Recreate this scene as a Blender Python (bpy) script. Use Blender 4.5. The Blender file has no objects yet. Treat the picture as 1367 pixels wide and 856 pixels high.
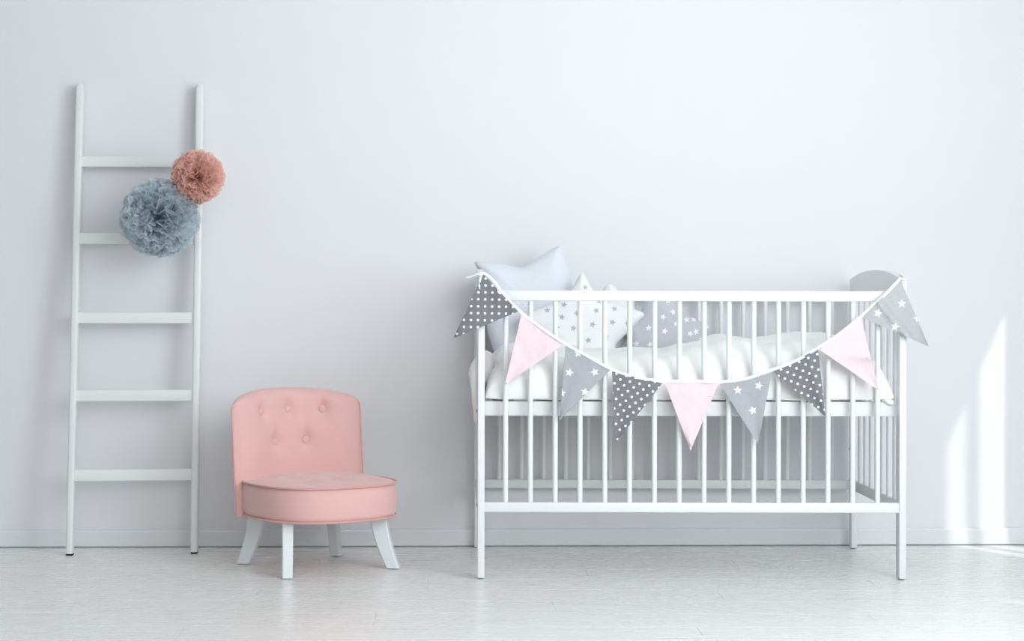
import bpy, bmesh, math, random
from mathutils import Vector, Matrix, noise

random.seed(7)
C = bpy.context.scene.collection
PI = math.pi
sc = bpy.context.scene

# ------------------------------------------------------------------ camera
FPX, CX, CY, CAMZ, ROLL = 2474.0, 600.0, 386.0, 0.845, 0.0021
cam = bpy.data.cameras.new('camera')
cam.sensor_width = 36.0
cam.lens = FPX / 1367.0 * 36.0
cam.shift_x = (683.5 - CX) / 1367.0
cam.shift_y = (CY - 428.0) / 1367.0
cam.clip_start = 0.05
camo = bpy.data.objects.new('camera', cam)
C.objects.link(camo)
camo.location = (0, 0, CAMZ)
camo.rotation_euler = (PI / 2, -ROLL, 0)
sc.camera = camo

# ------------------------------------------------------------------ colour management
sc.view_settings.view_transform = 'Standard'
sc.view_settings.look = 'None'
sc.view_settings.exposure = -0.13
sc.view_settings.gamma = 1.0
sc.view_settings.use_curve_mapping = False

# ------------------------------------------------------------------ world and lights
w = bpy.data.worlds.new('world')
sc.world = w
w.use_nodes = True
bg = w.node_tree.nodes['Background']
bg.inputs[0].default_value = (0.86, 0.92, 1.0, 1)
bg.inputs[1].default_value = 0.75

def area(name, loc, rot, sx, sy, power, col, spread=PI):
    l = bpy.data.lights.new(name, 'AREA')
    l.shape = 'RECTANGLE'; l.size = sx; l.size_y = sy
    l.energy = power; l.color = col; l.spread = spread
    o = bpy.data.objects.new(name, l)
    C.objects.link(o)
    o.location = loc; o.rotation_euler = rot
    return o

# big soft daylight from the front right, added fill lamps behind the camera and at the right
area('front_right_daylight', (1.75, 1.3, 2.1), (math.radians(76), 0, math.radians(4)), 2.0, 1.6, 46, (0.925, 0.98, 1.0))
area('right_fill_lamp', (1.66, 3.2, 1.60), (0, math.radians(90), math.radians(-38)), 2.0, 1.1, 47, (0.925, 0.98, 1.0))  # added fill panel angled at the back wall, no window behind it
area('rear_fill_lamp', (0.3, -1.3, 1.85), (math.radians(86), 0, 0), 3.4, 1.5, 50, (1.0, 0.975, 0.94))  # added warm fill from behind the camera, no window there
sun = bpy.data.lights.new('sun', 'SUN')
sun.energy = 1.7
sun.angle = math.radians(2.2)
sun.color = (1.0, 0.98, 0.94)
suno = bpy.data.objects.new('sun', sun)
C.objects.link(suno)
SUND = Vector((-0.58, 1.0, -1.33)).normalized()
suno.rotation_euler = SUND.to_track_quat('-Z', 'Y').to_euler()

# ------------------------------------------------------------------ helpers
def ray(px, py):
    dx, dy = px - CX, py - CY
    return (dx + ROLL * dy) / FPX, -(dy - ROLL * dx) / FPX

def P(px, py, y):
    a, b = ray(px, py)
    return Vector((a * y, y, CAMZ + b * y))

def Plean(px, py, y0, z0, k):
    """point on the plane y = y0 + k*(z-z0)"""
    a, b = ray(px, py)
    t = (y0 + k * (CAMZ - z0)) / (1 - k * b)
    return Vector((a * t, t, CAMZ + b * t))

def empty(name, loc, label=None, cat=None, group=None, rz=0):
    o = bpy.data.objects.new(name, None)
    C.objects.link(o)
    o.location = loc
    o.rotation_euler = (0, 0, rz)
    o.empty_display_size = 0.1
    tag(o, label, cat, group)
    return o

def tag(o, label=None, cat=None, group=None, kind=None):
    if label: o['label'] = label
    if cat: o['category'] = cat
    if group: o['group'] = group
    if kind: o['kind'] = kind
    return o

def mesh(name, verts, faces, mat, parent=None, smooth=True, uvs=None, world=True):
    """verts in world coordinates; the object sits at the centre of its box"""
    verts = [Vector(v) for v in verts]
    lo = Vector([min(v[i] for v in verts) for i in range(3)])
    hi = Vector([max(v[i] for v in verts) for i in range(3)])
    org = Vector(((lo.x + hi.x) / 2, (lo.y + hi.y) / 2, lo.z))
    me = bpy.data.meshes.new(name)
    me.from_pydata([v - org for v in verts], [], faces)
    me.materials.append(mat)
    if uvs is not None:
        ul = me.uv_layers.new(name='UVMap')
        for li, l in enumerate(me.loops):
            ul.data[li].uv = uvs[l.vertex_index]
    if smooth:
        me.polygons.foreach_set('use_smooth', [True] * len(me.polygons))
    me.update()
    o = bpy.data.objects.new(name, me)
    C.objects.link(o)
    if parent is not None:
        o.parent = parent
        # parents here are only translated (and rotated about z)
        m = Matrix.Translation(abs_loc(parent)) @ Matrix.Rotation(abs_rz(parent), 4, 'Z')
        o.matrix_parent_inverse = m.inverted()
        ABS[o.name] = (org.copy(), 0.0)
        o.location = org
    else:
        o.location = org
    return o

ABS = {}
def abs_loc(o):
    return ABS[o.name][0] if o.name in ABS else Vector(o.location)
def abs_rz(o):
    return 0.0 if o.name in ABS else o.rotation_euler.z

def cleanbm(bm, name, mat, parent=None, smooth=False):
    bmesh.ops.recalc_face_normals(bm, faces=bm.faces)
    vs = [v.co.copy() for v in bm.verts]
    bm.verts.index_update()
    fs = [[v.index for v in f.verts] for f in bm.faces]
    bm.free()
    return mesh(name, vs, fs, mat, parent, smooth)

def box(name, lo, hi, mat, parent=None, bev=0.0015, seg=2):
    bm = bmesh.new()
    bmesh.ops.create_cube(bm, size=1)
    lo = Vector(lo); hi = Vector(hi)
    for v in bm.verts:
        v.co = Vector([lo[i] + (v.co[i] + .5) * (hi[i] - lo[i]) for i in range(3)])
    if bev > 0:
        bmesh.ops.bevel(bm, geom=bm.edges[:], offset=bev, segments=seg, profile=0.5, affect='EDGES')
    o = cleanbm(bm, name, mat, parent, False)
    for p in o.data.polygons:
        p.use_smooth = True
    sharpen(o)
    return o

def sharpen(o, ang=40):
    try:
        o.data.set_sharp_from_angle(angle=math.radians(ang))
    except Exception:
        pass

def rod(name, x, y, z0, z1, r, mat, parent, n=12):
    vs = []; fs = []
    for z in (z0, z1):
        for i in range(n):
            a = 2 * PI * i / n
            vs.append((x + r * math.cos(a), y + r * math.sin(a), z))
    for i in range(n):
        j = (i + 1) % n
        fs.append((i, j, n + j, n + i))
    fs.append(tuple(range(n))[::-1]); fs.append(tuple(range(n, 2 * n)))
    o = mesh(name, vs, fs, mat, parent)
    sharpen(o)
    return o

def catmull(pts, k=6, closed=False):
    pts = [Vector(p) for p in pts]
    n = len(pts); out = []
    m = n if closed else n - 1
    for i in range(m):
        if closed:
            p0, p1, p2, p3 = pts[(i - 1) % n], pts[i], pts[(i + 1) % n], pts[(i + 2) % n]
        else:
            p0, p1, p2, p3 = pts[max(i - 1, 0)], pts[i], pts[i + 1], pts[min(i + 2, n - 1)]
        for j in range(k):
            t = j / k
            out.append(0.5 * ((2 * p1) + (p2 - p0) * t + (2 * p0 - 5 * p1 + 4 * p2 - p3) * t * t + (3 * p1 - p0 - 3 * p2 + p3) * t ** 3))
    if not closed:
        out.append(pts[-1])
    return out

def sweep(path, sec, closed=False, up=Vector((0, 0, 1)), scales=None):
    """sweep a closed 2-D section (list of (a,b)) along path; a along side, b along up'"""
    path = [Vector(p) for p in path]
    n = len(path); m = len(sec)
    vs = []; fs = []
    for i, p in enumerate(path):
        a = path[(i - 1) % n] if (closed or i > 0) else p
        b = path[(i + 1) % n] if (closed or i < n - 1) else p
        t = (b - a).normalized()
        side = t.cross(up)
        if side.length < 1e-4: side = Vector((1, 0, 0))
        side.normalize()
        u2 = side.cross(t).normalized()
        s = scales[i] if scales else 1
        for (x, y) in sec:
            vs.append(p + side * x * s + u2 * y * s)
    for i in range(n if closed else n - 1):
        j = (i + 1) % n
        for k in range(m):
            l = (k + 1) % m
            fs.append((i * m + k, i * m + l, j * m + l, j * m + k))
    if not closed:
        fs.append(tuple(range(m))[::-1]); fs.append(tuple((n - 1) * m + k for k in range(m)))
    return vs, fs

def circ(r, n=8):
    return [(r * math.cos(2 * PI * i / n), r * math.sin(2 * PI * i / n)) for i in range(n)]

def tube(name, path, r, mat, parent=None, n=8, closed=False, up=Vector((0, 0, 1)), scales=None):
    vs, fs = sweep(path, circ(r, n), closed, up, scales)
    return mesh(name, vs, fs, mat, parent)

# ------------------------------------------------------------------ materials
def newmat(name):
    m = bpy.data.materials.new(name)
    m.use_nodes = True
    nt = m.node_tree
    b = nt.nodes['Principled BSDF']
    return m, nt, b

def N(nt, typ, **kw):
    n = nt.nodes.new(typ)
    for k, v in kw.items():
        setattr(n, k, v)
    return n

def L(nt, a, b):
    nt.links.new(a, b)

def val(nt, op, a, b=None, c=None, clamp=False):
    n = N(nt, 'ShaderNodeMath', operation=op)
    n.use_clamp = clamp
    for i, x in enumerate((a, b, c)):
        if x is None: continue
        if isinstance(x, (int, float)): n.inputs[i].default_value = x
        else: L(nt, x, n.inputs[i])
    return n.outputs[0]

def ramp_noise(nt, scale, vec=None, detail=3, rough=0.5):
    n = N(nt, 'ShaderNodeTexNoise')
    n.inputs['Scale'].default_value = scale
    n.inputs['Detail'].default_value = detail
    n.inputs['Roughness'].default_value = rough
    if vec is not None: L(nt, vec, n.inputs['Vector'])
    return n.outputs['Fac']

def mixcol(nt, f, a, b):
    n = N(nt, 'ShaderNodeMix', data_type='RGBA')
    if isinstance(f, (int, float)): n.inputs[0].default_value = f
    else: L(nt, f, n.inputs[0])
    for i, x in ((6, a), (7, b)):
        if isinstance(x, tuple): n.inputs[i].default_value = (*x, 1)
        else: L(nt, x, n.inputs[i])
    return n.outputs[2]

def bump(nt, b, h, strength=0.2, dist=0.002):
    n = N(nt, 'ShaderNodeBump')
    n.inputs['Strength'].default_value = strength
    n.inputs['Distance'].default_value = dist
    L(nt, h, n.inputs['Height'])
    L(nt, n.outputs[0], b.inputs['Normal'])

def paint(name, col, rough=0.45, spec=0.5, bscale=180, bstr=0.06):
    m, nt, b = newmat(name)
    tc = N(nt, 'ShaderNodeTexCoord')
    f = ramp_noise(nt, 3.0, tc.outputs['Object'])
    c = mixcol(nt, f, col, tuple(x * 0.97 for x in col))
    L(nt, c, b.inputs['Base Color'])
    b.inputs['Roughness'].default_value = rough
    b.inputs['Specular IOR Level'].default_value = spec
    bump(nt, b, ramp_noise(nt, bscale, tc.outputs['Object']), bstr, 0.001)
    return m

def fabric(name, col, col2=None, weave=900, mott=60, bstr=0.25, rough=0.9, sheen=0.3, translucent=0.0):
    m, nt, b = newmat(name)
    tc = N(nt, 'ShaderNodeTexCoord')
    f = ramp_noise(nt, mott, tc.outputs['Object'], 5, 0.65)
    c = mixcol(nt, f, col, col2 or tuple(x * 0.9 for x in col))
    L(nt, c, b.inputs['Base Color'])
    b.inputs['Roughness'].default_value = rough
    b.inputs['Specular IOR Level'].default_value = 0.2
    b.inputs['Sheen Weight'].default_value = sheen
    b.inputs['Sheen Roughness'].default_value = 0.5
    bump(nt, b, ramp_noise(nt, weave, tc.outputs['Object'], 1), bstr, 0.0006)
    return m, nt, b, c

def star_group():
    g = bpy.data.node_groups.new('star_print', 'ShaderNodeTree')
    g.interface.new_socket('X', in_out='INPUT', socket_type='NodeSocketFloat')
    g.interface.new_socket('Y', in_out='INPUT', socket_type='NodeSocketFloat')
    g.interface.new_socket('CX', in_out='INPUT', socket_type='NodeSocketFloat')
    g.interface.new_socket('CY', in_out='INPUT', socket_type='NodeSocketFloat')
    g.interface.new_socket('Rot', in_out='INPUT', socket_type='NodeSocketFloat')
    g.interface.new_socket('R', in_out='INPUT', socket_type='NodeSocketFloat')
    g.interface.new_socket('Mask', in_out='OUTPUT', socket_type='NodeSocketFloat')
    gi = g.nodes.new('NodeGroupInput'); go = g.nodes.new('NodeGroupOutput')
    o = gi.outputs
    dx = val(g, 'SUBTRACT', o['X'], o['CX']); dy = val(g, 'SUBTRACT', o['Y'], o['CY'])
    r = val(g, 'SQRT', val(g, 'ADD', val(g, 'MULTIPLY', dx, dx), val(g, 'MULTIPLY', dy, dy)))
    a = val(g, 'ADD', val(g, 'ARCTAN2', dy, dx), o['Rot'])
    seg = 2 * PI / 5
    # fold angle into [0, seg/2]
    a = val(g, 'ADD', a, 20 * seg)
    a = val(g, 'MODULO', a, seg)
    a = val(g, 'ABSOLUTE', val(g, 'SUBTRACT', a, seg / 2))      # 0 at valley, seg/2 at tip
    a = val(g, 'SUBTRACT', seg / 2, a)                          # 0 at tip
    # line between the tip (1,0) and the valley (ri at angle seg/2)
    ri = 0.45
    q = Vector((ri * math.cos(seg / 2), ri * math.sin(seg / 2)))
    e = q - Vector((1, 0)); nrm = Vector((-e.y, e.x)); nrm.normalize()
    if nrm.dot(Vector((1, 0))) < 0: nrm = -nrm
    d = nrm.dot(Vector((1, 0)))
    x = val(g, 'MULTIPLY', r, val(g, 'COSINE', a)); y = val(g, 'MULTIPLY', r, val(g, 'SINE', a))
    f = val(g, 'ADD', val(g, 'MULTIPLY', x, nrm.x), val(g, 'MULTIPLY', y, nrm.y))
    lim = val(g, 'MULTIPLY', o['R'], d)
    L(g, val(g, 'LESS_THAN', f, lim), go.inputs['Mask'])
    return g

STAR = None
def stars_on(mat, nt, b, base, stars, R, colr):
    """stars: list of (px,py) pattern positions; the UV map is in metres (px/459, -py/459)"""
    global STAR
    if STAR is None: STAR = star_group()
    uv = N(nt, 'ShaderNodeUVMap'); sp = N(nt, 'ShaderNodeSeparateXYZ')
    L(nt, uv.outputs[0], sp.inputs[0])
    tot = None
    for i, s in enumerate(stars):
        n = N(nt, 'ShaderNodeGroup'); n.node_tree = STAR
        L(nt, sp.outputs[0], n.inputs['X']); L(nt, sp.outputs[1], n.inputs['Y'])
        n.inputs['CX'].default_value = s[0] / 459.0
        n.inputs['CY'].default_value = -s[1] / 459.0
        n.inputs['Rot'].default_value = -PI / 2 + 0.35 * math.sin(i * 2.3)
        n.inputs['R'].default_value = R / 459.0
        tot = n.outputs[0] if tot is None else val(nt, 'MAXIMUM', tot, n.outputs[0])
    c = mixcol(nt, tot, base, colr)
    L(nt, c, b.inputs['Base Color'])

def dots_on(mat, nt, b, base, anchor, rot, sp_, rad, colr):
    uv = N(nt, 'ShaderNodeUVMap')
    mp = N(nt, 'ShaderNodeMapping', vector_type='TEXTURE')
    mp.inputs['Location'].default_value = (anchor[0] / 459.0, -anchor[1] / 459.0, 0)
    mp.inputs['Rotation'].default_value = (0, 0, rot)
    mp.inputs['Scale'].default_value = (sp_ / 459.0,) * 3
    L(nt, uv.outputs[0], mp.inputs[0])
    s = N(nt, 'ShaderNodeSeparateXYZ'); L(nt, mp.outputs[0], s.inputs[0])
    def cell(x):
        return val(nt, 'SUBTRACT', x, val(nt, 'ROUND', x))
    dx, dy = cell(s.outputs[0]), cell(s.outputs[1])
    r = val(nt, 'SQRT', val(nt, 'ADD', val(nt, 'MULTIPLY', dx, dx), val(nt, 'MULTIPLY', dy, dy)))
    c = mixcol(nt, val(nt, 'LESS_THAN', r, rad / sp_), base, colr)
    L(nt, c, b.inputs['Base Color'])

M_wall = paint('wall_paint', (0.835, 0.842, 0.868), 0.75, 0.25, 60, 0.05)
M_wallg = paint('bounce_cut_grey', (0.52, 0.53, 0.56), 0.75, 0.25, 60, 0.05)  # darkened so the unseen left wall bounces less light
M_trim = paint('trim_paint', (0.80, 0.82, 0.84), 0.4, 0.5)
M_ceil = paint('ceiling_paint', (0.84, 0.85, 0.86), 0.9, 0.1)
M_crib = paint('crib_lacquer', (0.835, 0.852, 0.862), 0.32, 0.5, 120, 0.03)
M_lad = paint('ladder_paint', (0.84, 0.86, 0.85), 0.38, 0.5, 90, 0.12)
M_leg = paint('chair_leg_lacquer', (0.80, 0.86, 0.89), 0.3, 0.5, 90, 0.03)
M_black = paint('black_rubber', (0.02, 0.02, 0.02), 0.7, 0.3)
M_screw = paint('steel_cap', (0.45, 0.45, 0.44), 0.35, 0.5)
M_curtain = fabric('curtain_cloth', (0.86, 0.86, 0.85), None, 500, 20)[0]
M_chair = fabric('pink_upholstery', (0.80, 0.50, 0.475), (0.77, 0.47, 0.445), 1100, 30, 0.3, 0.85, 0.35)[0]
M_pipe = fabric('pink_piping', (0.74, 0.40, 0.375), (0.70, 0.36, 0.34), 1100, 30, 0.3, 0.8, 0.3)[0]
M_linen = fabric('white_linen', (0.93, 0.93, 0.915), (0.91, 0.91, 0.90), 700, 25, 0.25, 0.9, 0.2)[0]
M_matt = fabric('mattress_cloth', (0.84, 0.84, 0.82), None, 700, 25, 0.25, 0.9, 0.2)[0]
M_tape = fabric('white_tape', (0.88, 0.88, 0.91), (0.82, 0.82, 0.87), 900, 200, 0.4, 0.85, 0.2)[0]
M_blueg = fabric('pale_blue_grey_cotton', (0.76, 0.785, 0.84), (0.73, 0.76, 0.82), 900, 30, 0.3, 0.9, 0.2)[0]
M_whitec = fabric('white_cotton', (0.88, 0.88, 0.90), None, 900, 30, 0.3)[0]

# pink flag cloth
M_pinkf = fabric('pink_flag_cotton', (0.84, 0.70, 0.74), (0.81, 0.665, 0.705), 900, 90, 0.3, 0.9, 0.15)[0]
def dotmat(name, anchor, rot):
    m, nt, b, c = fabric(name, (0.17, 0.17, 0.19), (0.25, 0.25, 0.275), 1000, 130, 0.3, 0.9, 0.1)
    dots_on(m, nt, b, c, anchor, rot, 9.3, 1.75, (0.88, 0.88, 0.90))
    return m
def starmat(name, stars, R, base=(0.37, 0.385, 0.42), base2=(0.45, 0.465, 0.50), colr=(0.86, 0.87, 0.89)):
    m, nt, b, c = fabric(name, base, base2, 1000, 110, 0.3, 0.9, 0.1)
    stars_on(m, nt, b, c, stars, R, colr)
    return m

def tulle(name, col, dark):
    m, nt, b = newmat(name)
    out = nt.nodes['Material Output']
    tc = N(nt, 'ShaderNodeTexCoord')
    f = ramp_noise(nt, 40, tc.outputs['Object'], 3)
    c = mixcol(nt, f, col, dark)
    d = N(nt, 'ShaderNodeBsdfDiffuse'); t = N(nt, 'ShaderNodeBsdfTranslucent'); tr = N(nt, 'ShaderNodeBsdfTransparent')
    L(nt, c, d.inputs[0]); L(nt, c, t.inputs[0])
    m1 = N(nt, 'ShaderNodeMixShader'); m1.inputs[0].default_value = 0.5
    L(nt, d.outputs[0], m1.inputs[1]); L(nt, t.outputs[0], m1.inputs[2])
    m2 = N(nt, 'ShaderNodeMixShader'); m2.inputs[0].default_value = 0.32
    L(nt, m1.outputs[0], m2.inputs[1]); L(nt, tr.outputs[0], m2.inputs[2])
    L(nt, m2.outputs[0], out.inputs[0])
    return m
M_tg = tulle('grey_blue_tulle', (0.76, 0.84, 0.89), (0.71, 0.80, 0.86))
M_tp = tulle('salmon_tulle', (1.0, 0.74, 0.67), (1.0, 0.69, 0.61))

# whitewashed laminate
def floormat():
    m, nt, b = newmat('whitewashed_planks')
    tc = N(nt, 'ShaderNodeTexCoord')
    geo = N(nt, 'ShaderNodeNewGeometry')
    oi = N(nt, 'ShaderNodeObjectInfo')
    mp = N(nt, 'ShaderNodeMapping')
    mp.inputs['Scale'].default_value = (1.2, 26, 1)
    L(nt, geo.outputs['Position'], mp.inputs[0])
    f1 = ramp_noise(nt, 1.6, mp.outputs[0], 6, 0.6)
    mp2 = N(nt, 'ShaderNodeMapping')
    mp2.inputs['Scale'].default_value = (2.5, 90, 1)
    L(nt, geo.outputs['Position'], mp2.inputs[0])
    f2 = ramp_noise(nt, 2.0, mp2.outputs[0], 4, 0.6)
    f = val(nt, 'ADD', val(nt, 'MULTIPLY', f1, 0.6), val(nt, 'MULTIPLY', f2, 0.4))
    f = val(nt, 'MULTIPLY_ADD', f, 1.5, -0.25, clamp=True)
    c = mixcol(nt, f, (0.855, 0.85, 0.825), (0.895, 0.89, 0.868))
    c2 = mixcol(nt, val(nt, 'MULTIPLY', oi.outputs['Random'], 0.35), c, (0.865, 0.855, 0.825))
    L(nt, c2, b.inputs['Base Color'])
    L(nt, val(nt, 'MULTIPLY_ADD', f, 0.12, 0.22), b.inputs['Roughness'])
    b.inputs['Specular IOR Level'].default_value = 0.5
    bump(nt, b, f, 0.02, 0.0005)
    return m
M_floor = floormat()
M_gap = paint('floor_underlay', (0.5, 0.49, 0.47), 0.9, 0.1)

# ------------------------------------------------------------------ the room
SL = 0.034
def basey(x): return 6.075 + SL * x           # face of the baseboard at x
XL, XR, YB, ZC = -3.3, 2.0, -1.5, 2.7
WT = 0.012                                     # baseboard thickness
def prism(name, foot, z0, z1, mat, parent=None, smooth=False):
    n = len(foot)
    vs = [(x, y, z0) for x, y in foot] + [(x, y, z1) for x, y in foot]
    fs = [tuple(range(n))[::-1], tuple(range(n, 2 * n))] + [(i, (i + 1) % n, n + (i + 1) % n, n + i) for i in range(n)]
    bm = bmesh.new()
    vv = [bm.verts.new(v) for v in vs]
    for f in fs: bm.faces.new([vv[i] for i in f])
    return cleanbm(bm, name, mat, parent, smooth)

wb = prism('wall_back', [(XL - .1, basey(XL - .1) + WT), (XR + .15, basey(XR + .15) + WT), (XR + .15, basey(XR + .15) + .15), (XL - .1, basey(XL - .1) + .15)], -0.05, ZC + .1, M_wall)
tag(wb, 'plain white painted back wall', kind='structure')
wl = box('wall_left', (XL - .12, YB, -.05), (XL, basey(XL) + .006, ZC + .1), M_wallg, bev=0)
tag(wl, 'unseen left wall, darkened to cut bounced light', kind='structure')
wf = box('wall_front', (XL - .12, YB - .12, -.05), (XR + .12, YB, ZC + .1), M_wall, bev=0)
tag(wf, 'white painted wall behind the viewer', kind='structure')
ce = box('ceiling', (XL - .12, YB - .12, ZC), (XR + .15, 6.08, ZC + .1), M_ceil, bev=0)
tag(ce, 'white ceiling', kind='structure')
# right-hand wall with low glazed openings near the corner that let the sun in
rw = empty('wall_right', (XR, 3, 0)); tag(rw, 'white right wall with low sunlit openings by the corner', kind='structure')
HEAD = 1.16
opens = [(4.18, 4.24), (5.516, 5.648), (5.707, 5.879)]
WR = 0.015
ys = YB
for a, b_ in opens:
    box('wall_panel', (XR, ys, -.05), (XR + WR, a, HEAD), M_wall, rw, bev=0)
    ys = b_
box('wall_panel', (XR, ys, -.05), (XR + WR, 6.13, HEAD), M_wall, rw, bev=0)
box('wall_panel', (XR, YB, HEAD), (XR + WR, 6.13, ZC + .1), M_wall, rw, bev=0)

# baseboard with a chamfered upper edge
def baseboard(name, x0, x1, mat, n=1):
    prof = [(0, 0.004), (0, 0.050), (0.003, 0.0565), (WT + .002, 0.058), (WT + .002, 0.004)]
    vs = []; fs = []
    for x in (x0, x1):
        for d, z in prof: vs.append((x, basey(x) + d, z))
    m = len(prof)
    for i in range(m):
        j = (i + 1) % m
        fs.append((i, j, m + j, m + i))
    fs.append(tuple(range(m))); fs.append(tuple(range(m, 2 * m))[::-1])
    bm = bmesh.new(); vv = [bm.verts.new(v) for v in vs]
    for f in fs: bm.faces.new([vv[i] for i in f])
    o = cleanbm(bm, name, mat)
    tag(o, kind='structure')
    return o
bb = baseboard('baseboard_back', XL, XR, M_trim)
tag(bb, 'low white baseboard along the back wall')

# floor: a base with planks laid across
fl = empty('floor', (0, 3, -0.02)); tag(fl, 'whitewashed plank floor with fine grey grain', kind='structure')
box('underlay', (XL, YB, -0.05), (XR, 6.16, -0.012), M_gap, fl, bev=0)
PW, PL_ = 0.19, 1.28
proto = {}
row = 0; y = 6.16
while y > YB:
    y0 = max(y - PW, YB)
    off = (row * 0.47) % PL_
    x = XL - off
    while x < XR:
        a, b_ = max(x, XL), min(x + PL_, XR)
        if b_ - a > 0.02:
            box('floor_plank', (a + .0002, y0 + .0002, -0.012), (b_ - .0002, y - .0002, 0.0), M_floor, fl, bev=0.0005, seg=1)
        x += PL_
    y = y0
    if y <= YB + 1e-6: break
    row += 1

# ------------------------------------------------------------------ ladder
lad = empty('ladder', (-1.0, 5.87, 0), 'tall white wooden ladder with five flat rungs leaning on the wall', 'ladder')
def rail(xb, yb, xt, yt, H):
    """tapered rounded rectangular rail"""
    def sec(wd, dp, r=0.006):
        pts = []
        for cx, cy, a0 in ((wd / 2 - r, dp / 2 - r, 0), (-wd / 2 + r, dp / 2 - r, 90), (-wd / 2 + r, -dp / 2 + r, 180), (wd / 2 - r, -dp / 2 + r, 270)):
            for k in range(4):
                a = math.radians(a0 + k * 30)
                pts.append((cx + r * math.cos(a), cy + r * math.sin(a)))
        return pts
    vs = []; fs = []
    K = [0, .012, .25, .5, .75, .992, 1.0]
    n = 16
    for i, t in enumerate(K):
        wd = 0.0215 + 0.003 * t; dp = 0.036 + 0.006 * t
        if i == len(K) - 1: wd -= .008; dp -= .008
        for (a, b_) in sec(wd, dp):
            vs.append((xb + (xt - xb) * t + a, yb + (yt - yb) * t + b_, 0.006 + (H - 0.006) * t))
    for i in range(len(K) - 1):
        for k in range(n):
            l = (k + 1) % n
            fs.append((i * n + k, i * n + l, (i + 1) * n + l, (i + 1) * n + k))
    fs.append(tuple(range(n))[::-1]); fs.append(tuple((len(K) - 1) * n + k for k in range(n)))
    o = mesh('side_rail', vs, fs, M_lad, lad); sharpen(o, 50)
    box('foot_pad', (xb - .0095, yb - .015, 0), (xb + .0095, yb + .015, 0.0062), M_black, lad, bev=.0005)
H = 1.507
LX0, LY0, LX1, LY1 = -1.2, 5.868, -1.198, 6.012
RX0, RY0, RX1, RY1 = -0.812, 5.912, -0.812, 6.026
rail(LX0, LY0, LX1, LY1, H); rail(RX0, RY0, RX1, RY1, H)
for ya, yb in ((208.5, 223), (311, 326), (417, 432), (520.8, 536), (627, 642.5)):
    # height at the plane of the rails
    zt = CAMZ - (ya - 1 + 0.9 - CY) / 414.0; zb = CAMZ - (yb - 1 + 0.9 - CY) / 414.0
    t = (zt + zb) / 2 / H
    cL = Vector((LX0, LY0 + (LY1 - LY0) * t, 0)); cR = Vector((RX0, RY0 + (RY1 - RY0) * t, 0))
    for _ in range(3):
        yy = (cL.y + cR.y) / 2 - .016
        zt = CAMZ - (ya - ROLL * -420 - CY) * yy / FPX; zb = CAMZ - (yb - ROLL * -420 - CY) * yy / FPX
    vs = []
    r = .003
    path = [cL + Vector((.009, 0, (zt + zb) / 2)), cR + Vector((-.009, 0, (zt + zb) / 2))]
    hh = (zt - zb) / 2; dd = 0.011
    sec = []
    for cx, cy, a0 in ((dd - r, hh - r, 0), (-dd + r, hh - r, 90), (-dd + r, -hh + r, 180), (dd - r, -hh + r, 270)):
        for k in range(4):
            a = math.radians(a0 + k * 30); sec.append((cx + r * math.cos(a), cy + r * math.sin(a)))
    v, f = sweep(path, sec)
    o = mesh('rung', v, f, M_lad, lad); sharpen(o, 50)

# ------------------------------------------------------------------ pom-poms
def pompom(name, c, R, mat, n, label, seed, wdt, ruff, axis, pit=0.25):
    rnd = random.Random(seed)
    root = empty(name, c, label, 'pompom')
    vs = []; fs = []
    ga = PI * (3 - math.sqrt(5))
    axis = Vector(axis).normalized()
    S, Q = 18, 6
    for i in range(n):
        z = 1 - 2 * (i + .5) / n
        rr = math.sqrt(1 - z * z)
        d = Vector((rr * math.cos(ga * i), rr * math.sin(ga * i), z))
        d += Vector((rnd.gauss(0, .06), rnd.gauss(0, .06), rnd.gauss(0, .06))); d.normalize()
        ca = d.dot(axis)
        if ca > math.cos(pit * .55): continue
        # sheets run mostly around the axis, like fluffed rings of netting
        u = axis.cross(d)
        if u.length < .05: u = Vector((1, 0, 0)).cross(d)
        u.normalize(); v = d.cross(u)
        th = rnd.uniform(-1.1, 1.1)
        u, v = u * math.cos(th) + v * math.sin(th), v * math.cos(th) - u * math.sin(th)
        ph = rnd.uniform(0, 6.28); fr = rnd.uniform(.9, 1.9); am = ruff * rnd.uniform(.6, 1.4)
        ww = wdt * rnd.uniform(.7, 1.3); Rr = R * rnd.uniform(.88, 1.0)
        ph2 = rnd.uniform(0, 6.28)
        base = len(vs)
        for q in range(Q + 1):
            t = .12 + .88 * q / Q
            for s in range(S + 1):
                x = -1 + 2 * s / S
                k = am * math.sin(PI * fr * x + ph) * (.35 + .65 * t) + am * .6 * math.sin(PI * fr * 3.1 * x + ph2) * t
                curl = am * .5 * math.sin(3.0 * t + ph) * t
                p = (d + u * (ww * x) + v * (k + curl)).normalized()
                rad = Rr * t * (1 + .035 * math.sin(7 * x + ph) * t + rnd.uniform(-.015, .015))
                vs.append(c + p * rad)
        for q in range(Q):
            for s in range(S):
                a = base + q * (S + 1) + s
                fs.append((a, a + 1, a + S + 2, a + S + 1))
    o = mesh('netting', vs, fs, mat, root)
    tag(o, kind='stuff')
    return root

cg = P(213, 291, 5.815)
cp = P(263.5, 236, 5.80)
pg = pompom('pompom', cg, 0.127, M_tg, 190, 'large dusty blue-grey tulle pompom hanging on the ladder', 3, .50, .17, (0.02, -1, .05))
pp = pompom('pompom', cp, 0.087, M_tp, 200, 'small salmon pink tulle pompom at the ladder top rung', 11, .40, .13, (0.25, -1, -.1))
def hangloop(parent, pts, name='ribbon'):
    tube(name, catmull(pts, 5), .0018, M_tape, parent, 6)
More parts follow.
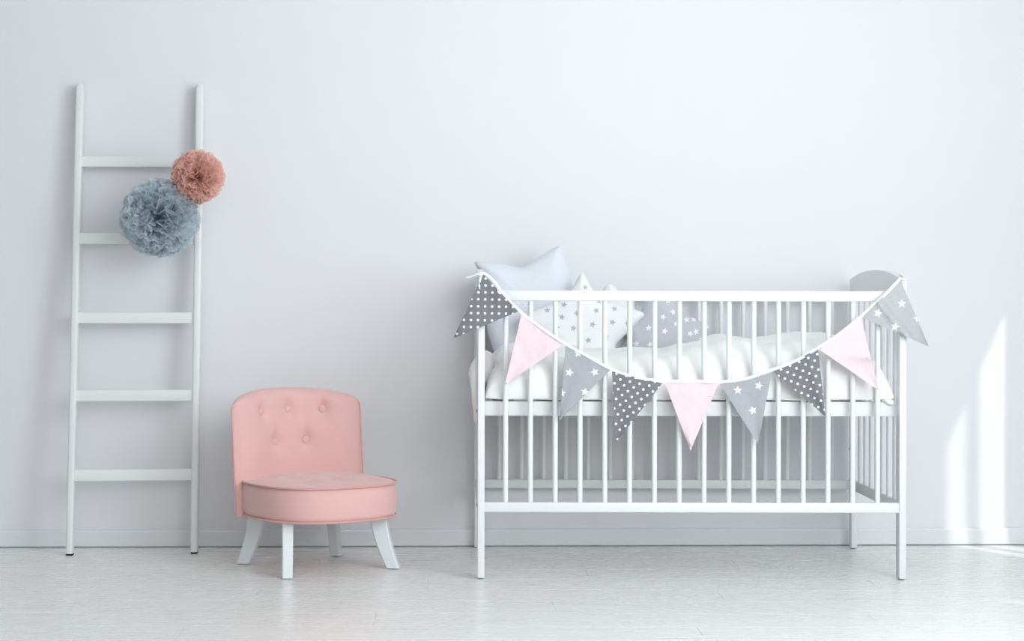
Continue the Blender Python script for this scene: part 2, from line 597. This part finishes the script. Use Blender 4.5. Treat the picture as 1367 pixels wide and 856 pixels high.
# ribbons run from each pom-pom back round the right rail of the ladder
rx, ry = RX1, 5.995
hangloop(pg, [cg + Vector((.02, .04, .05)), Vector((rx - .03, ry - .05, cg.z + .06)), Vector((rx - .017, ry - .026, cg.z + .03)), Vector((rx + .0, ry - .0245, cg.z + .012)), Vector((rx + .0155, ry - .012, cg.z + .0)), Vector((rx + .016, ry + .02, cg.z + .005))])
hangloop(pg, [Vector((rx + .006, ry - .026, cg.z + .01)), Vector((rx + .010, ry - .030, cg.z - .005)), Vector((rx + .004, ry - .032, cg.z - .022))], 'ribbon_end')
hangloop(pp, [cp + Vector((.0, .04, .0)), Vector((rx - .016, ry - .022, cp.z + .01)), Vector((rx + .0, ry - .0245, cp.z + .0)), Vector((rx + .0155, ry - .01, cp.z - .0)), Vector((rx + .016, ry + .02, cp.z + .005))])

# ------------------------------------------------------------------ chair
CC = Vector((-0.405, 5.635, 0))
Fd = Vector((0.56, -0.83, 0)).normalized(); Sd = Vector((-Fd.y, Fd.x, 0))
def CH(s, f, h): return CC + Sd * s + Fd * f + Vector((0, 0, h))
ch = empty('slipper_chair', CC, 'small salmon pink button-tufted upholstered chair on curved white legs', 'chair')

def spow(x, p): return math.copysign(abs(x) ** p, x)
def seat_out(a, off=0.0):
    """superellipse outline of the seat"""
    e = 2 / 2.55
    s = (0.214 + off) * spow(math.cos(a), e)
    b_ = 0.222
    f = 0.018 + (b_ + off) * spow(math.sin(a), e)
    return s, f
# seat: rings from bottom centre up the side and across the crown
NA = 96
rings = []
def ring(scale, h, off=0.0, crown=False):
    r = []
    for i in range(NA):
        a = 2 * PI * i / NA
        s, f = seat_out(a, off)
        s *= scale; f = 0.018 + (f - 0.018) * scale
        hh = h
        if crown:
            u = 1 - scale ** 3.0
            hh = h + 0.020 * u
            for (bs, bf) in ((-.09, .05), (.09, .05), (0, .13), (0, -.03), (-.12, -.07), (.12, -.07), (-.1, .15), (.11, .15)):
                hh -= 0.010 * math.exp(-((s - bs) ** 2 + (f - bf) ** 2) / .0011)
            hh += 0.0022 * math.sin(s * 42 + 1) * math.sin(f * 37) * u
        r.append(CH(s, f, hh))
    return r
rings.append(ring(.5, .160)); rings.append(ring(.97, .160)); rings.append(ring(1, .164))
for k in range(1, 6):
    t = k / 6
    rings.append(ring(1, .164 + .098 * t, .004 * math.sin(PI * t)))
rings.append(ring(1, .262))
for scl in (.985, .96, .92, .86, .79, .71, .62, .53, .44, .35, .26, .17, .08):
    rings.append(ring(scl, .2625, 0, True))
vs = [v for r in rings for v in r]; fs = []
for i in range(len(rings) - 1):
    for k in range(NA):
        l = (k + 1) % NA
        fs.append((i * NA + k, i * NA + l, (i + 1) * NA + l, (i + 1) * NA + k))
fs.append(tuple(range(NA))[::-1]); fs.append(tuple((len(rings) - 1) * NA + k for k in range(NA)))
seat = mesh('seat', vs, fs, M_chair, ch)
for hh, off in ((.2625, .003), (.163, .003)):
    pth = []
    for i in range(NA):
        a = 2 * PI * i / NA
        s, f = seat_out(a, off)
        pth.append(CH(s, f, hh))
    tube('piping', pth, .0033, M_pipe, seat, 8, closed=True)
# backrest
RA, HA = 0.281, math.radians(53.5)
F0 = -0.203
BT = 0.058
def arc(u, n_in, h):
    """u in -1..1 round the back, n_in metres inward from the outer face"""
    a = u * HA
    lean = -0.034 * max(0, (h - .16)) / .37
    s = (RA - n_in) * math.sin(a)
    f = F0 + RA - (RA - n_in) * math.cos(a) + lean
    return CH(s, f, h)
def htop(u): return .536 - .030 * abs(u) ** 2.4
buttons = [(-.106, .466), (0.0, .469), (.106, .468), (-.053, .372), (.053, .373)]
def dimple(s, h):
    d = 0
    for bs, bh in buttons:
        d += .0150 * math.exp(-((s - bs) ** 2 + (h - bh) ** 2) / .00060) + .008 * math.exp(-((s - bs) ** 2 / .0001 + max(0, h - bh) ** 2 / .002 + min(0, h - bh) ** 2 / .0002))
    return d
NU, prof = 64, []
NH = 26
vs = []; fs = []
H0 = .158
for i in range(NU + 1):
    u = -1 + 2 * i / NU
    ue = 1 - (abs(u)) ** 14
    thick = BT * (.30 + .70 * (1 - abs(u) ** 7))
    top = htop(u) - .010 * abs(u) ** 16
    col = []
    # outer face going up
    for k in range(NH):
        h = H0 + (top - .022 - H0) * k / (NH - 1)
        col.append((0.0 + .004 * math.sin(PI * k / (NH - 1)) * -1, h))
    for k in range(1, 9):     # rolled top
        a = PI * k / 9
        col.append((thick / 2 - (thick / 2) * math.cos(a) , top - .022 + .022 * math.sin(a)))
    for k in range(NH):
        h = top - .022 - (top - .022 - H0) * k / (NH - 1)
        s_ = (RA - thick) * math.sin(u * HA)
        bul = .014 * (1 - abs(u) ** 6) * math.sin(PI * min(1, max(0, (h - .22) / .31))) ** .6 if h > .22 else 0
        col.append((thick + bul - dimple(s_, h) * (1 - abs(u) ** 6), h))
    for n_in, h in col: vs.append(arc(u, n_in, h))
m = len(col)
for i in range(NU):
    for k in range(m):
        l = (k + 1) % m
        fs.append((i * m + k, (i + 1) * m + k, (i + 1) * m + l, i * m + l))
fs.append(tuple(range(m))); fs.append(tuple(NU * m + k for k in range(m))[::-1])
bk = mesh('backrest', vs, fs, M_chair, ch)
sharpen(bk, 55)
for sgn in (-1, 1):
    pth = [arc(sgn, .001, H0 + .002)] + [arc(sgn * 1.004, .001, h) for h in (.2, .25, .3, .35, .4, .45, .475)] + [arc(sgn, .004, .486), arc(sgn * .985, .014, .489), arc(sgn * .95, .026, .488)]
    tube('piping', catmull(pth, 4), .0028, M_pipe, bk, 8, up=Sd)
for bs, bh in buttons:
    u = math.asin(bs / (RA - BT)) / HA
    c0 = arc(u, BT + .014 * math.sin(PI * min(1, max(0, (bh - .22) / .31))) ** .6 - .0175, bh)
    nrm = (arc(u, BT + .1, bh) - arc(u, BT, bh)).normalized()
    q = nrm.to_track_quat('Z', 'Y')
    vs = []; fs = []
    for i, (r, z) in enumerate(((.0112, -.003), (.0117, .002), (.0106, .0046), (.0075, .0064), (.0035, .0072))):
        for k in range(16):
            a = 2 * PI * k / 16
            vs.append(c0 + q @ Vector((r * math.cos(a), r * math.sin(a), z)))
    for i in range(4):
        for k in range(16):
            l = (k + 1) % 16
            fs.append((i * 16 + k, i * 16 + l, (i + 1) * 16 + l, (i + 1) * 16 + k))
    fs.append(tuple(range(16))[::-1]); fs.append(tuple(64 + k for k in range(16)))
    mesh('button', vs, fs, M_chair, bk)

# legs: sabre curve, square section
feet = [(-0.470, 5.39), (-0.155, 5.592), (-0.642, 5.69), (-0.352, 5.868)]
ctr = Vector((sum(f[0] for f in feet) / 4, sum(f[1] for f in feet) / 4, 0))
for fx, fy in feet:
    ft = Vector((fx, fy, 0))
    d = (ft - ctr).normalized()
    if fy < 5.5: d = Vector((.06, -1, 0)).normalized()
    side = Vector((-d.y, d.x, 0))
    vs = []; fs = []
    K = 12
    for i in range(K + 1):
        t = i / K
        h = .168 * (1 - t) + .003
        o_ = -.046 + .046 * t ** 1.7 - .012
        wd = .0165 - .0015 * t; dp = .0270 - .0075 * t
        c0 = ft + d * o_
        c0.z = h
        tilt = Vector((0, 0, 1))
        bv = .0035
        for (a, b_) in ((dp - bv, wd), (-dp + bv, wd), (-dp, wd - bv), (-dp, -wd + bv), (-dp + bv, -wd), (dp - bv, -wd), (dp, -wd + bv), (dp, wd - bv)):
            vs.append(c0 + d * a + side * b_)
    n = 8
    for i in range(K):
        for k in range(n):
            l = (k + 1) % n
            fs.append((i * n + k, i * n + l, (i + 1) * n + l, (i + 1) * n + k))
    fs.append(tuple(range(n))); fs.append(tuple(K * n + k for k in range(n))[::-1])
    bm = bmesh.new(); vv = [bm.verts.new(v) for v in vs]
    for f in fs: bm.faces.new([vv[i] for i in f])
    lg = cleanbm(bm, 'leg', M_leg, ch, True); sharpen(lg, 30)
    c0 = ft - d * .006
    rod('glide', c0.x, c0.y, 0, .0035, .010, M_screw, lg)

# ------------------------------------------------------------------ crib
X0, X1 = 0.0828, 1.3300          # outer sides
TH = 0.0205                      # end panel thickness
YF, YR = 5.388, 6.068            # outer front / back
LD = 0.044                       # depth of the front posts
crib = empty('crib', ((X0 + X1) / 2, (YF + YR) / 2, 0), 'white wooden slatted baby crib standing against the wall', 'crib')
for xs in (X0, X1 - TH):
    box('leg', (xs, YF, 0.004), (xs + TH, YF + LD, .879), M_crib, crib, bev=.003, seg=3)
    box('leg', (xs, YR - .036, 0.004), (xs + TH, YR, .879), M_crib, crib, bev=.003, seg=3)
    for yy in (YF + .012, YR - .026):
        box('foot_glide', (xs + .004, yy, 0), (xs + TH - .004, yy + .018, .005), M_screw, crib, bev=0)
    # arched head board between the posts
    n = 24; vs = []; fs = []
    ya, yb = YF + .001, YR - .001
    outl = []
    for i in range(n + 1):
        t = i / n
        outl.append((ya + (yb - ya) * t, .8775 + .0285 * (1 - abs(2 * t - 1) ** 2.2)))
    for i in range(n + 1):
        t = 1 - i / n
        outl.append((LD + ya + (yb - ya - .036 - LD) * t, .8435))
    th = .019
    xa, xb = xs + (TH - th) / 2, xs + (TH + th) / 2
    bm = bmesh.new()
    A = [bm.verts.new((xa, a, b_)) for a, b_ in outl]; B = [bm.verts.new((xb, a, b_)) for a, b_ in outl]
    bm.faces.new(A); bm.faces.new(B[::-1])
    k = len(outl)
    for i in range(k):
        bm.faces.new((A[i], B[i], B[(i + 1) % k], A[(i + 1) % k]))
    hb = cleanbm(bm, 'headboard', M_crib, crib); sharpen(hb, 40)
    hb.data.polygons.foreach_set('use_smooth', [True] * len(hb.data.polygons)); sharpen(hb, 40)
    box('end_rail', (xs + .002, YF + LD - .002, .1935), (xs + TH - .002, YR - .034, .2255), M_crib, crib, bev=.002)
    for k in range(7):
        yy = 5.489 + .0775 * k
        rod('spindle', xs + TH / 2, yy, .222, .847, .0066, M_crib, crib)
# long sides
xi, xo = X0 + TH - .001, X1 - TH + .001
for y0 in (YF + .003, YR - .024 - .003):
    box('top_rail', (xi, y0, .8105), (xo, y0 + .024, .8415), M_crib, crib, bev=.004, seg=3)
    box('bottom_rail', (xi, y0, .1955), (xo, y0 + .024, .2245), M_crib, crib, bev=.003, seg=3)
    for k in range(16):
        rod('spindle', .1645 + .0723 * k, y0 + .012, .222, .813, .0078, M_crib, crib, 14)
# mattress base
YM0, YM1 = 5.438, 6.012
box('base_rail', (xi, YM0, .4735), (xo, YM0 + .018, .5165), M_crib, crib, bev=.002)
box('base_rail', (xi, YM1 - .018, .4735), (xo, YM1, .5165), M_crib, crib, bev=.002)
for k in range(9):
    xx = xi + .03 + k * (xo - xi - .13) / 8
    box('base_slat', (xx, YM0 + .017, .490), (xx + .07, YM1 - .017, .502), M_crib, crib, bev=.001, seg=1)
# screw caps in the posts
for (px, py, yy) in ((1134.5, 599, YR - .018),):
    p = P(px, py, yy)
    rod('screw_cap', X1 - TH - .001, yy, p.z - .003, p.z + .003, .004, M_screw, crib, 10)
for zz in (.215, .49):
    rod('screw_cap', X0 - .0005, YF + .02, zz - .004, zz + .004, .004, M_screw, crib, 10)

# mattress
def rounded(name, lo, hi, r, mat, label=None, cat=None):
    o = box(name, lo, hi, mat, None, bev=r, seg=5)
    if label: tag(o, label, cat)
    return o
mt = rounded('mattress', (xi + .045, YF + .085, .5175), (xo - .05, YM1 - .035, .598), .02, M_matt, 'thin white mattress lying on the crib base under the duvet', 'mattress')

# duvet: a puffy folded quilt
def fold(x, y):
    p = Vector((x * 2.2, y * 5, 1.7))
    h = .020 * noise.noise(p)
    a = x * 12 + 3.0 * noise.noise(Vector((x * 3, y * 4, 5)))
    ang = y * 9 - x * 7 + 2.6 * noise.noise(Vector((x * 2.5, y * 3, 9.1)))
    h += .009 * (1 - abs(math.sin(ang)) ** .6) * (.5 + noise.noise(Vector((x * 3, y * 2, 3))))
    h += .006 * (1 - abs(math.sin(a)))
    h += .004 * noise.noise(Vector((x * 20, y * 22, 0)))
    return h
def dtop(x, y):
    """height of the quilt across the crib, read from the photograph"""
    keys = [(.10, .655), (.17, .668), (.25, .665), (.45, .655), (.60, .660), (.72, .672), (.85, .695), (.95, .678), (1.05, .684), (1.15, .684), (1.22, .676), (1.28, .66), (1.31, .65)]
    for (a, ha), (b_, hb_) in zip(keys, keys[1:]):
        if x <= b_:
            t = max(0, (x - a) / (b_ - a)); t = t * t * (3 - 2 * t)
            return ha + (hb_ - ha) * t
    return keys[-1][1]
GX, GY = 150, 64
vs = []
dx0, dx1, dy0, dy1 = xi + .004, xo - .006, YF + .030, YM1 - .004
for layer in (0, 1):
    for j in range(GY + 1):
        for i in range(GX + 1):
            u = -1 + 2 * i / GX; v = -1 + 2 * j / GY
            x = dx0 + (dx1 - dx0) * (u + 1) / 2; y = dy0 + (dy1 - dy0) * (v + 1) / 2
            e = max(0, 1 - abs(u) ** 16) ** .5 * max(0, 1 - abs(v) ** 5) ** .5
            low = .527
            if layer == 0:
                top = dtop(x, y) + (-.010 if v < 0 else .0)
                z = low + (top - low) * e + fold(x, y) * 1.5 * min(1, e * 1.3)
            else:
                z = low - .012 * e + .006 * noise.noise(Vector((x * 9, y * 9, 4))) * e
                z = max(z, .5185)
                k = min(1, max(0, min(x - xi - .012, xo - .015 - x, (y - YF - .05), YM1 - .008 - y) / .024))
                z = max(z, .5185 + (.0845) * k)
            # the sides bulge
            vs.append((x, y, z))
fs = []
W_ = GX + 1; O = W_ * (GY + 1)
for j in range(GY):
    for i in range(GX):
        a = j * W_ + i
        fs.append((a, a + 1, a + W_ + 1, a + W_))
        fs.append((O + a, O + a + W_, O + a + W_ + 1, O + a + 1))
for i in range(GX):
    a = i; fs.append((a, O + a, O + a + 1, a + 1))
    a = GY * W_ + i; fs.append((a, a + 1, O + a + 1, O + a))
for j in range(GY):
    a = j * W_; fs.append((a, a + W_, O + a + W_, O + a))
    a = j * W_ + GX; fs.append((a, O + a, O + a + W_, a + W_))
dv = mesh('duvet', vs, fs, M_linen)
tag(dv, 'rumpled white duvet lying in the crib under the cushions', 'duvet')
# a corner of the sheet pushed out between the left end bars
poly = [(.125, .655), (.103, .664), (.082, .650), (.066, .618), (.059, .592), (.0645, .555), (.070, .505), (.0745, .450), (.0775, .448), (.0805, .50), (.084, .55), (.125, .56)]
bm = bmesh.new()
K5 = 7
cols5 = []
for k in range(K5):
    t = -1 + 2 * k / (K5 - 1)
    e = math.sqrt(max(0, 1 - abs(t) ** 4))
    yy = 5.5275 + .0225 * t
    cols5.append([bm.verts.new((x + (1 - e) * .010 + .003 * math.sin(z * 60 + 3 * t), yy, z - (1 - e) * .008)) for x, z in poly])
for k in range(K5 - 1):
    for i in range(len(poly)):
        l = (i + 1) % len(poly)
        bm.faces.new((cols5[k][i], cols5[k][l], cols5[k + 1][l], cols5[k + 1][i]))
bm.faces.new(cols5[0]); bm.faces.new(cols5[-1][::-1])
cleanbm(bm, 'sheet_corner', M_linen, dv, True)
# and a folded corner in front of the base at the right
pth = catmull([Vector((1.270, 5.430, .555)), Vector((1.276, 5.428, .535)), Vector((1.288, 5.428, .519)), Vector((1.300, 5.430, .516))], 5)
v, f = sweep(pth, [(a * .5, b_ * .3) for a, b_ in circ(.018, 14)], up=Vector((0, 1, .1)))
mesh('sheet_corner', v, f, M_linen, dv)

# ------------------------------------------------------------------ cushions
def chaikin(p, n=2, keep=.2):
    p = [Vector((a, b_)) for a, b_ in p]
    for _ in range(n):
        q = []
        for i in range(len(p)):
            a, b_ = p[i], p[(i + 1) % len(p)]
            q.append(a.lerp(b_, keep)); q.append(a.lerp(b_, 1 - keep))
        p = q
    return p

def resample(p, n):
    L_ = [0]
    for i in range(len(p)): L_.append(L_[-1] + (p[(i + 1) % len(p)] - p[i]).length)
    out = []; k = 0
    for i in range(n):
        t = L_[-1] * i / n
        while L_[k + 1] < t: k += 1
        a, b_ = p[k], p[(k + 1) % len(p)]
        out.append(a.lerp(b_, (t - L_[k]) / max(1e-9, L_[k + 1] - L_[k])))
    return out

def segdist(p, poly):
    best = 1e9
    for i in range(len(poly)):
        a, b_ = poly[i], poly[(i + 1) % len(poly)]
        ab = b_ - a
        t = max(0, min(1, (p - a).dot(ab) / max(1e-9, ab.length_squared)))
        d = (p - (a + ab * t)).length_squared
        if d < best: best = d
    return math.sqrt(best)

def cushion(name, outline, centre, y0, lean, T, wpx, mat, label, seam=None, cham=(2, .22), seed=0, group=None):
    """puffy cushion; the outline is given where its seam is seen, in the plane y = y0 + lean*(z-.66)"""
    pl = resample(chaikin(outline, *cham), 130)
    c = Vector(centre)
    K = 16; n = len(pl)
    front, back, uv = [], [], []
    nrm = Vector((0, -1, lean)).normalized()
    for k in range(K + 1):
        t = 1 - (k / K) ** 1.3 if k < K else 0
        t = math.cos(PI / 2 * k / K) if k < K else 0
        t = 1 - (1 - t) * 1.0
        for q in (pl if k < K else [c]):
            p2 = c + (q - c) * t
            d = segdist(p2, pl) if k > 0 else 0
            e = min(1, d / wpx)
            hgt = T * math.sqrt(max(0, 1 - (1 - e) ** 2))
            base = Plean(p2.x, p2.y, y0, .66, lean)
            wv = .004 * noise.noise(Vector((p2.x * .06, p2.y * .06, seed))) + .0025 * noise.noise(Vector((p2.x * .16, p2.y * .16, seed + 4)))
            front.append(base + nrm * (hgt + wv * e))
            back.append(base - nrm * (hgt * .9))
            uv.append((p2.x / 459.0, -p2.y / 459.0))
    vs = front + back; O_ = len(front); fs = []
    for k in range(K):
        for i in range(n):
            j = (i + 1) % n
            a, b_ = k * n + i, k * n + j
            if k < K - 1:
                fs.append((a, b_, b_ + n, a + n)); fs.append((O_ + a, O_ + a + n, O_ + b_ + n, O_ + b_))
            else:
                cidx = K * n
                fs.append((a, b_, cidx)); fs.append((O_ + b_, O_ + a, O_ + cidx))
    # weld the seam
    bm = bmesh.new()
    vv = [bm.verts.new(v) for v in vs]
    bm.verts.index_update()
    ul = bm.loops.layers.uv.new('UVMap')
    for f in fs:
        fc = bm.faces.new([vv[i] for i in f])
        fc.smooth = True
        for lp, i in zip(fc.loops, f): lp[ul].uv = (uv + uv)[i]
    bmesh.ops.remove_doubles(bm, verts=bm.verts[:], dist=1e-5)
    bmesh.ops.recalc_face_normals(bm, faces=bm.faces)
    org = Plean(c.x, c.y, y0, .66, lean)
    for v in bm.verts: v.co -= org
    me = bpy.data.meshes.new(name); bm.to_mesh(me); bm.free()
    me.materials.append(mat)
    o = bpy.data.objects.new(name, me); C.objects.link(o); o.location = org
    tag(o, label, 'cushion', group)
    if seam:
        pth = [Plean(q.x, q.y, y0, .66, lean) for q in pl]
        tube('seam', pth, .0016, seam, o, 6, closed=True, up=nrm)
    return o

cushion('star_cushion', [(632, 349), (664, 352), (697, 359), (722, 343), (748, 326), (757, 352), (766, 386), (800, 420), (838, 455), (800, 468), (742, 472), (700, 476), (662, 476), (650, 440), (651, 400), (650, 372), (640, 362)],
        (706, 420), 5.88, .16, .040, 34, M_blueg, 'big pale blue-grey star cushion showing above the crib rail', M_blueg, (2, .12), 1)
cushion('star_cushion', [(803, 392), (808, 381), (815, 378), (822, 383), (832, 396), (842, 404), (852, 418), (846, 440), (826, 470), (800, 474), (785, 440), (796, 405), (806, 384)],
        (820, 425), 5.86, .12, .024, 20, M_whitec, 'plain white cushion tip behind the white silver-star cushion', None, (2, .25), 2)
wst = [(730, 416), (752, 409), (769, 421), (764, 441), (780.5, 386), (794.5, 417.5), (789.5, 436), (784, 457), (819, 414), (816, 433), (836.5, 433.5), (798.5, 404), (749, 426), (773, 404), (742, 440), (808, 452), (705, 424)]
M_c2 = starmat('white_star_print', wst, 4.6, (0.93, 0.93, 0.94), (0.91, 0.91, 0.92), (0.52, 0.53, 0.56))
cushion('star_cushion', [(777, 361), (788, 384), (806, 403), (834, 410), (864, 419), (842, 440), (820, 460), (824, 476), (818, 485), (800, 487), (775, 486), (748, 487), (730, 485), (725, 476), (728, 462), (706, 444), (688, 425), (716, 414), (745, 405), (764, 386)],
        (775, 448), 5.78, .16, .045, 30, M_c2, 'white star cushion printed with little grey stars', M_whitec, (2, .16), 3)
gst = [(864, 440.5), (885, 445), (866, 462), (887, 468), (901, 435), (896.5, 419), (883, 426), (848, 461), (915, 429), (919, 448), (927, 445.5), (935, 455), (920, 468), (943, 437), (925, 427.5), (904, 456), (872, 418), (868, 400), (890, 404)]
M_c3 = starmat('grey_star_print', gst, 4.6, (0.54, 0.55, 0.60), (0.58, 0.59, 0.635), (0.90, 0.90, 0.92))
cushion('star_cushion', [(834, 438), (852, 426), (862, 397), (880, 391), (898, 396), (910, 416), (930, 427), (950, 437), (940, 460), (930, 476), (895, 480), (850, 478), (838, 462)],
        (888, 444), 5.80, .16, .045, 28, M_c3, 'grey cushion printed with white stars, nearest the crib middle', None, (2, .2), 4)

# ------------------------------------------------------------------ bunting
bun = empty('bunting', P(920, 512, 5.372), 'grey and pink triangle flag bunting on white tape across the crib front', 'bunting')
YB_ = 5.3735
flags = [
    ((645, 366), (692, 416), (605, 452), 'd1'),
    ((696, 420), (753, 460), (674, 514), 'p'),
    ((755, 461), (815, 494), (747, 561), 's3'),
    ((817, 496), (884, 512), (822, 591), 'd4'),
    ((887, 510), (959, 512), (922, 602), 'p'),
    ((961, 513), (1030, 498), (1012, 593), 's6'),
    ((1032, 496), (1092, 466), (1102, 556), 'd7'),
    ((1094, 467), (1150, 425), (1173, 521), 'p8'),
    ((1151, 424), (1202, 373), (1240, 463), 's9'),
]
mats = {
    'p': M_pinkf, 'p8': M_pinkf,
    'd1': dotmat('dotted_grey_a', (648, 390.5), math.radians(-1)),
    'd4': dotmat('dotted_grey_b', (823, 499), math.radians(33)),
    'd7': dotmat('dotted_grey_c', (1054.7, 488.3), math.radians(-22)),
    's3': starmat('starry_grey_a', [(772, 471.5), (760, 497.5), (794, 497), (781, 523.5), (750, 525)], 6.0),
    's6': starmat('starry_grey_b', [(985, 521), (1013, 515), (1005, 548)], 6.2),
    's9': starmat('starry_grey_c', [(1204, 405.5), (1172, 418), (1225, 424.7), (1195, 436.5)], 6.2, (0.42, 0.43, 0.455), (0.52, 0.53, 0.55)),
}
lab = {'p': 'pale pink flag', 'p8': 'pale pink flag with a fold', 'd': 'dark grey flag with white dots', 's': 'mid grey flag with white stars'}
def flag(a, b_, c, key, idx):
    a, b_, c = Vector(a), Vector(b_), Vector(c)
    n = 22
    idn = {}; front = []; uv = []
    rnd = random.Random(idx * 13)
    ph = rnd.uniform(0, 6)
    for i in range(n + 1):           # rows from the tape to the tip
        t = i / n
        for j in range(n + 1 - i):
            s = j / max(1, n - i) if n - i else .5
            l, r_ = a.lerp(c, t), b_.lerp(c, t)
            p = l.lerp(r_, s)
            # edges belly out a little
            mid = (a + b_) / 2
            p += (p - (a + b_ + c) / 3) * .0
            y = 0.0045 * t * math.sin(s * 5.5 + ph) + .004 * noise.noise(Vector((p.x * .05, p.y * .05, idx * 3.1))) + .0016 * noise.noise(Vector((p.x * .14, p.y * .14, idx)))
            y -= .006 * t
            if key == 'd1':
                y -= .010 * math.exp(-(((p.x - 668) / 10) ** 2 + ((p.y - 398) / 9) ** 2)) + .006 * math.exp(-((p.x - .35 * p.y - 540) / 4) ** 2)
                y += .004
                y -= .014
            if key == 'p8':
                dd = (p.y - (470 + (p.x - 1098) * .13))
                y -= .020 * math.exp(-abs(dd) / 7) * min(1, t * 2)
            if key == 'd7':
                dd = (p.x - (1079 + (p.y - 480) * .30))
                y -= .008 * math.exp(-abs(dd) / 5)
            if key == 's9':
                dd = (p.x - (1172 + (p.y - 405) * .85))
                y -= .011 * math.exp(-(dd / 4) ** 2) + .006 * math.exp(-((dd - 11) / 3) ** 2)
                y += .030 * max(0, t - .62) ** 1.0 * (s - .35) * 4.5
                y -= .006
            if key == 'd4':
                y -= .005 * math.exp(-(((p.x - 872) + (p.y - 500) * .3) / 3) ** 2)
            idn[(i, j)] = len(front)
            front.append(P(p.x, p.y, YB_ + y)); uv.append((p.x / 459.0, -p.y / 459.0))
    tri = []
    for i in range(n):
        for j in range(n - i):
            tri.append((idn[(i, j)], idn[(i, j + 1)], idn[(i + 1, j)]))
            if j < n - i - 1:
                tri.append((idn[(i, j + 1)], idn[(i + 1, j + 1)], idn[(i + 1, j)]))
    O_ = len(front)
    back = [v + Vector((0, .0014, 0)) for v in front]
    fs = [(x, z, y) for x, y, z in tri] + [(O_ + x, O_ + y, O_ + z) for x, y, z in tri]
    rim = [idn[(0, j)] for j in range(n + 1)] + [idn[(i, n - i)] for i in range(1, n + 1)] + [idn[(i, 0)] for i in range(n - 1, 0, -1)]
    for q in range(len(rim)):
        x, y = rim[q], rim[(q + 1) % len(rim)]
        fs.append((x, y, O_ + y, O_ + x))
    o = mesh('flag', front + back, fs, mats[key], bun, True, uv + uv)
    sharpen(o, 60)
    o['label'] = lab[key] if key in lab else lab[key[0]]
    return o
for i, (a, b_, c, k) in enumerate(flags):
    flag(a, b_, c, k, i + 1)
# tape: from the left post cap along all the flags to the right post cap
tp = [(641, 366), (648, 367), (660, 377), (668, 388), (673, 395), (692, 415), (720, 437), (754, 460), (785, 477), (816, 494), (850, 505), (885, 510), (922, 510), (960, 511), (995, 507), (1031, 495), (1062, 483), (1093, 465), (1122, 446), (1150, 423), (1178, 398), (1203, 372)]
pts = []
for i, (x, y) in enumerate(tp):
    d = .0015
    if x < 690: d += .010
    if x > 1160: d += .006
    pts.append(P(x, y - 1.2, YB_ - d))
pth = catmull(pts, 6)
sec = [(-.0009, -.0042), (.0009, -.0042), (.0011, 0), (.0009, .0042), (-.0009, .0042), (-.0011, 0)]
v, f = sweep(pth, sec, up=Vector((0, 0, 1)))
tb = mesh('tape', v, f, M_tape, bun, True)
sharpen(tb, 40)
# tie round the left end board and loose end
def ribbon(name, pts, r=.0022, n=8):
    v, f = sweep(catmull(pts, 6), [(a * .4, b_ * 1.3) for a, b_ in circ(r, n)], up=Vector((0, 0, 1)))
    return mesh(name, v, f, M_tape, bun)
zt = .883
ribbon('tie', [P(643, 367, YB_ - .012), Vector((.094, YF - .004, zt - .004)), Vector((.094, YF + .010, zt + .0025)), Vector((.094, YF + .035, zt + .004)), Vector((.078, YF + .04, zt - .004)), Vector((.0775, YF + .02, zt - .02)), Vector((.080, YF - .004, zt - .028)), P(642, 374, YB_ - .006)], .0028)
ribbon('tie_end', [P(643, 368, YB_ - .013), P(637, 366, YB_ - .012), P(630, 369, YB_ - .008), P(622, 371, YB_ - .006)], .0018)
ribbon('tie_end', [P(643, 367, YB_ - .012), P(640, 377, YB_ - .012), P(641, 386, YB_ - .010)], .0026)
ribbon('tie', [P(666, 384, YB_ - .012), P(664, 388, YB_ - .018), P(668, 392, YB_ - .018), P(672, 389, YB_ - .012)], .0022)
ribbon('tie', [P(1202, 373, YB_ - .008), Vector((1.318, YF - .003, zt - .006)), Vector((1.318, YF + .012, zt + .0025)), Vector((1.318, YF + .036, zt + .004)), Vector((1.3335, YF + .036, zt - .006)), Vector((1.3345, YF + .012, zt - .014)), Vector((1.325, YF - .003, zt - .012)), P(1204, 377, YB_ - .006)], .0028)
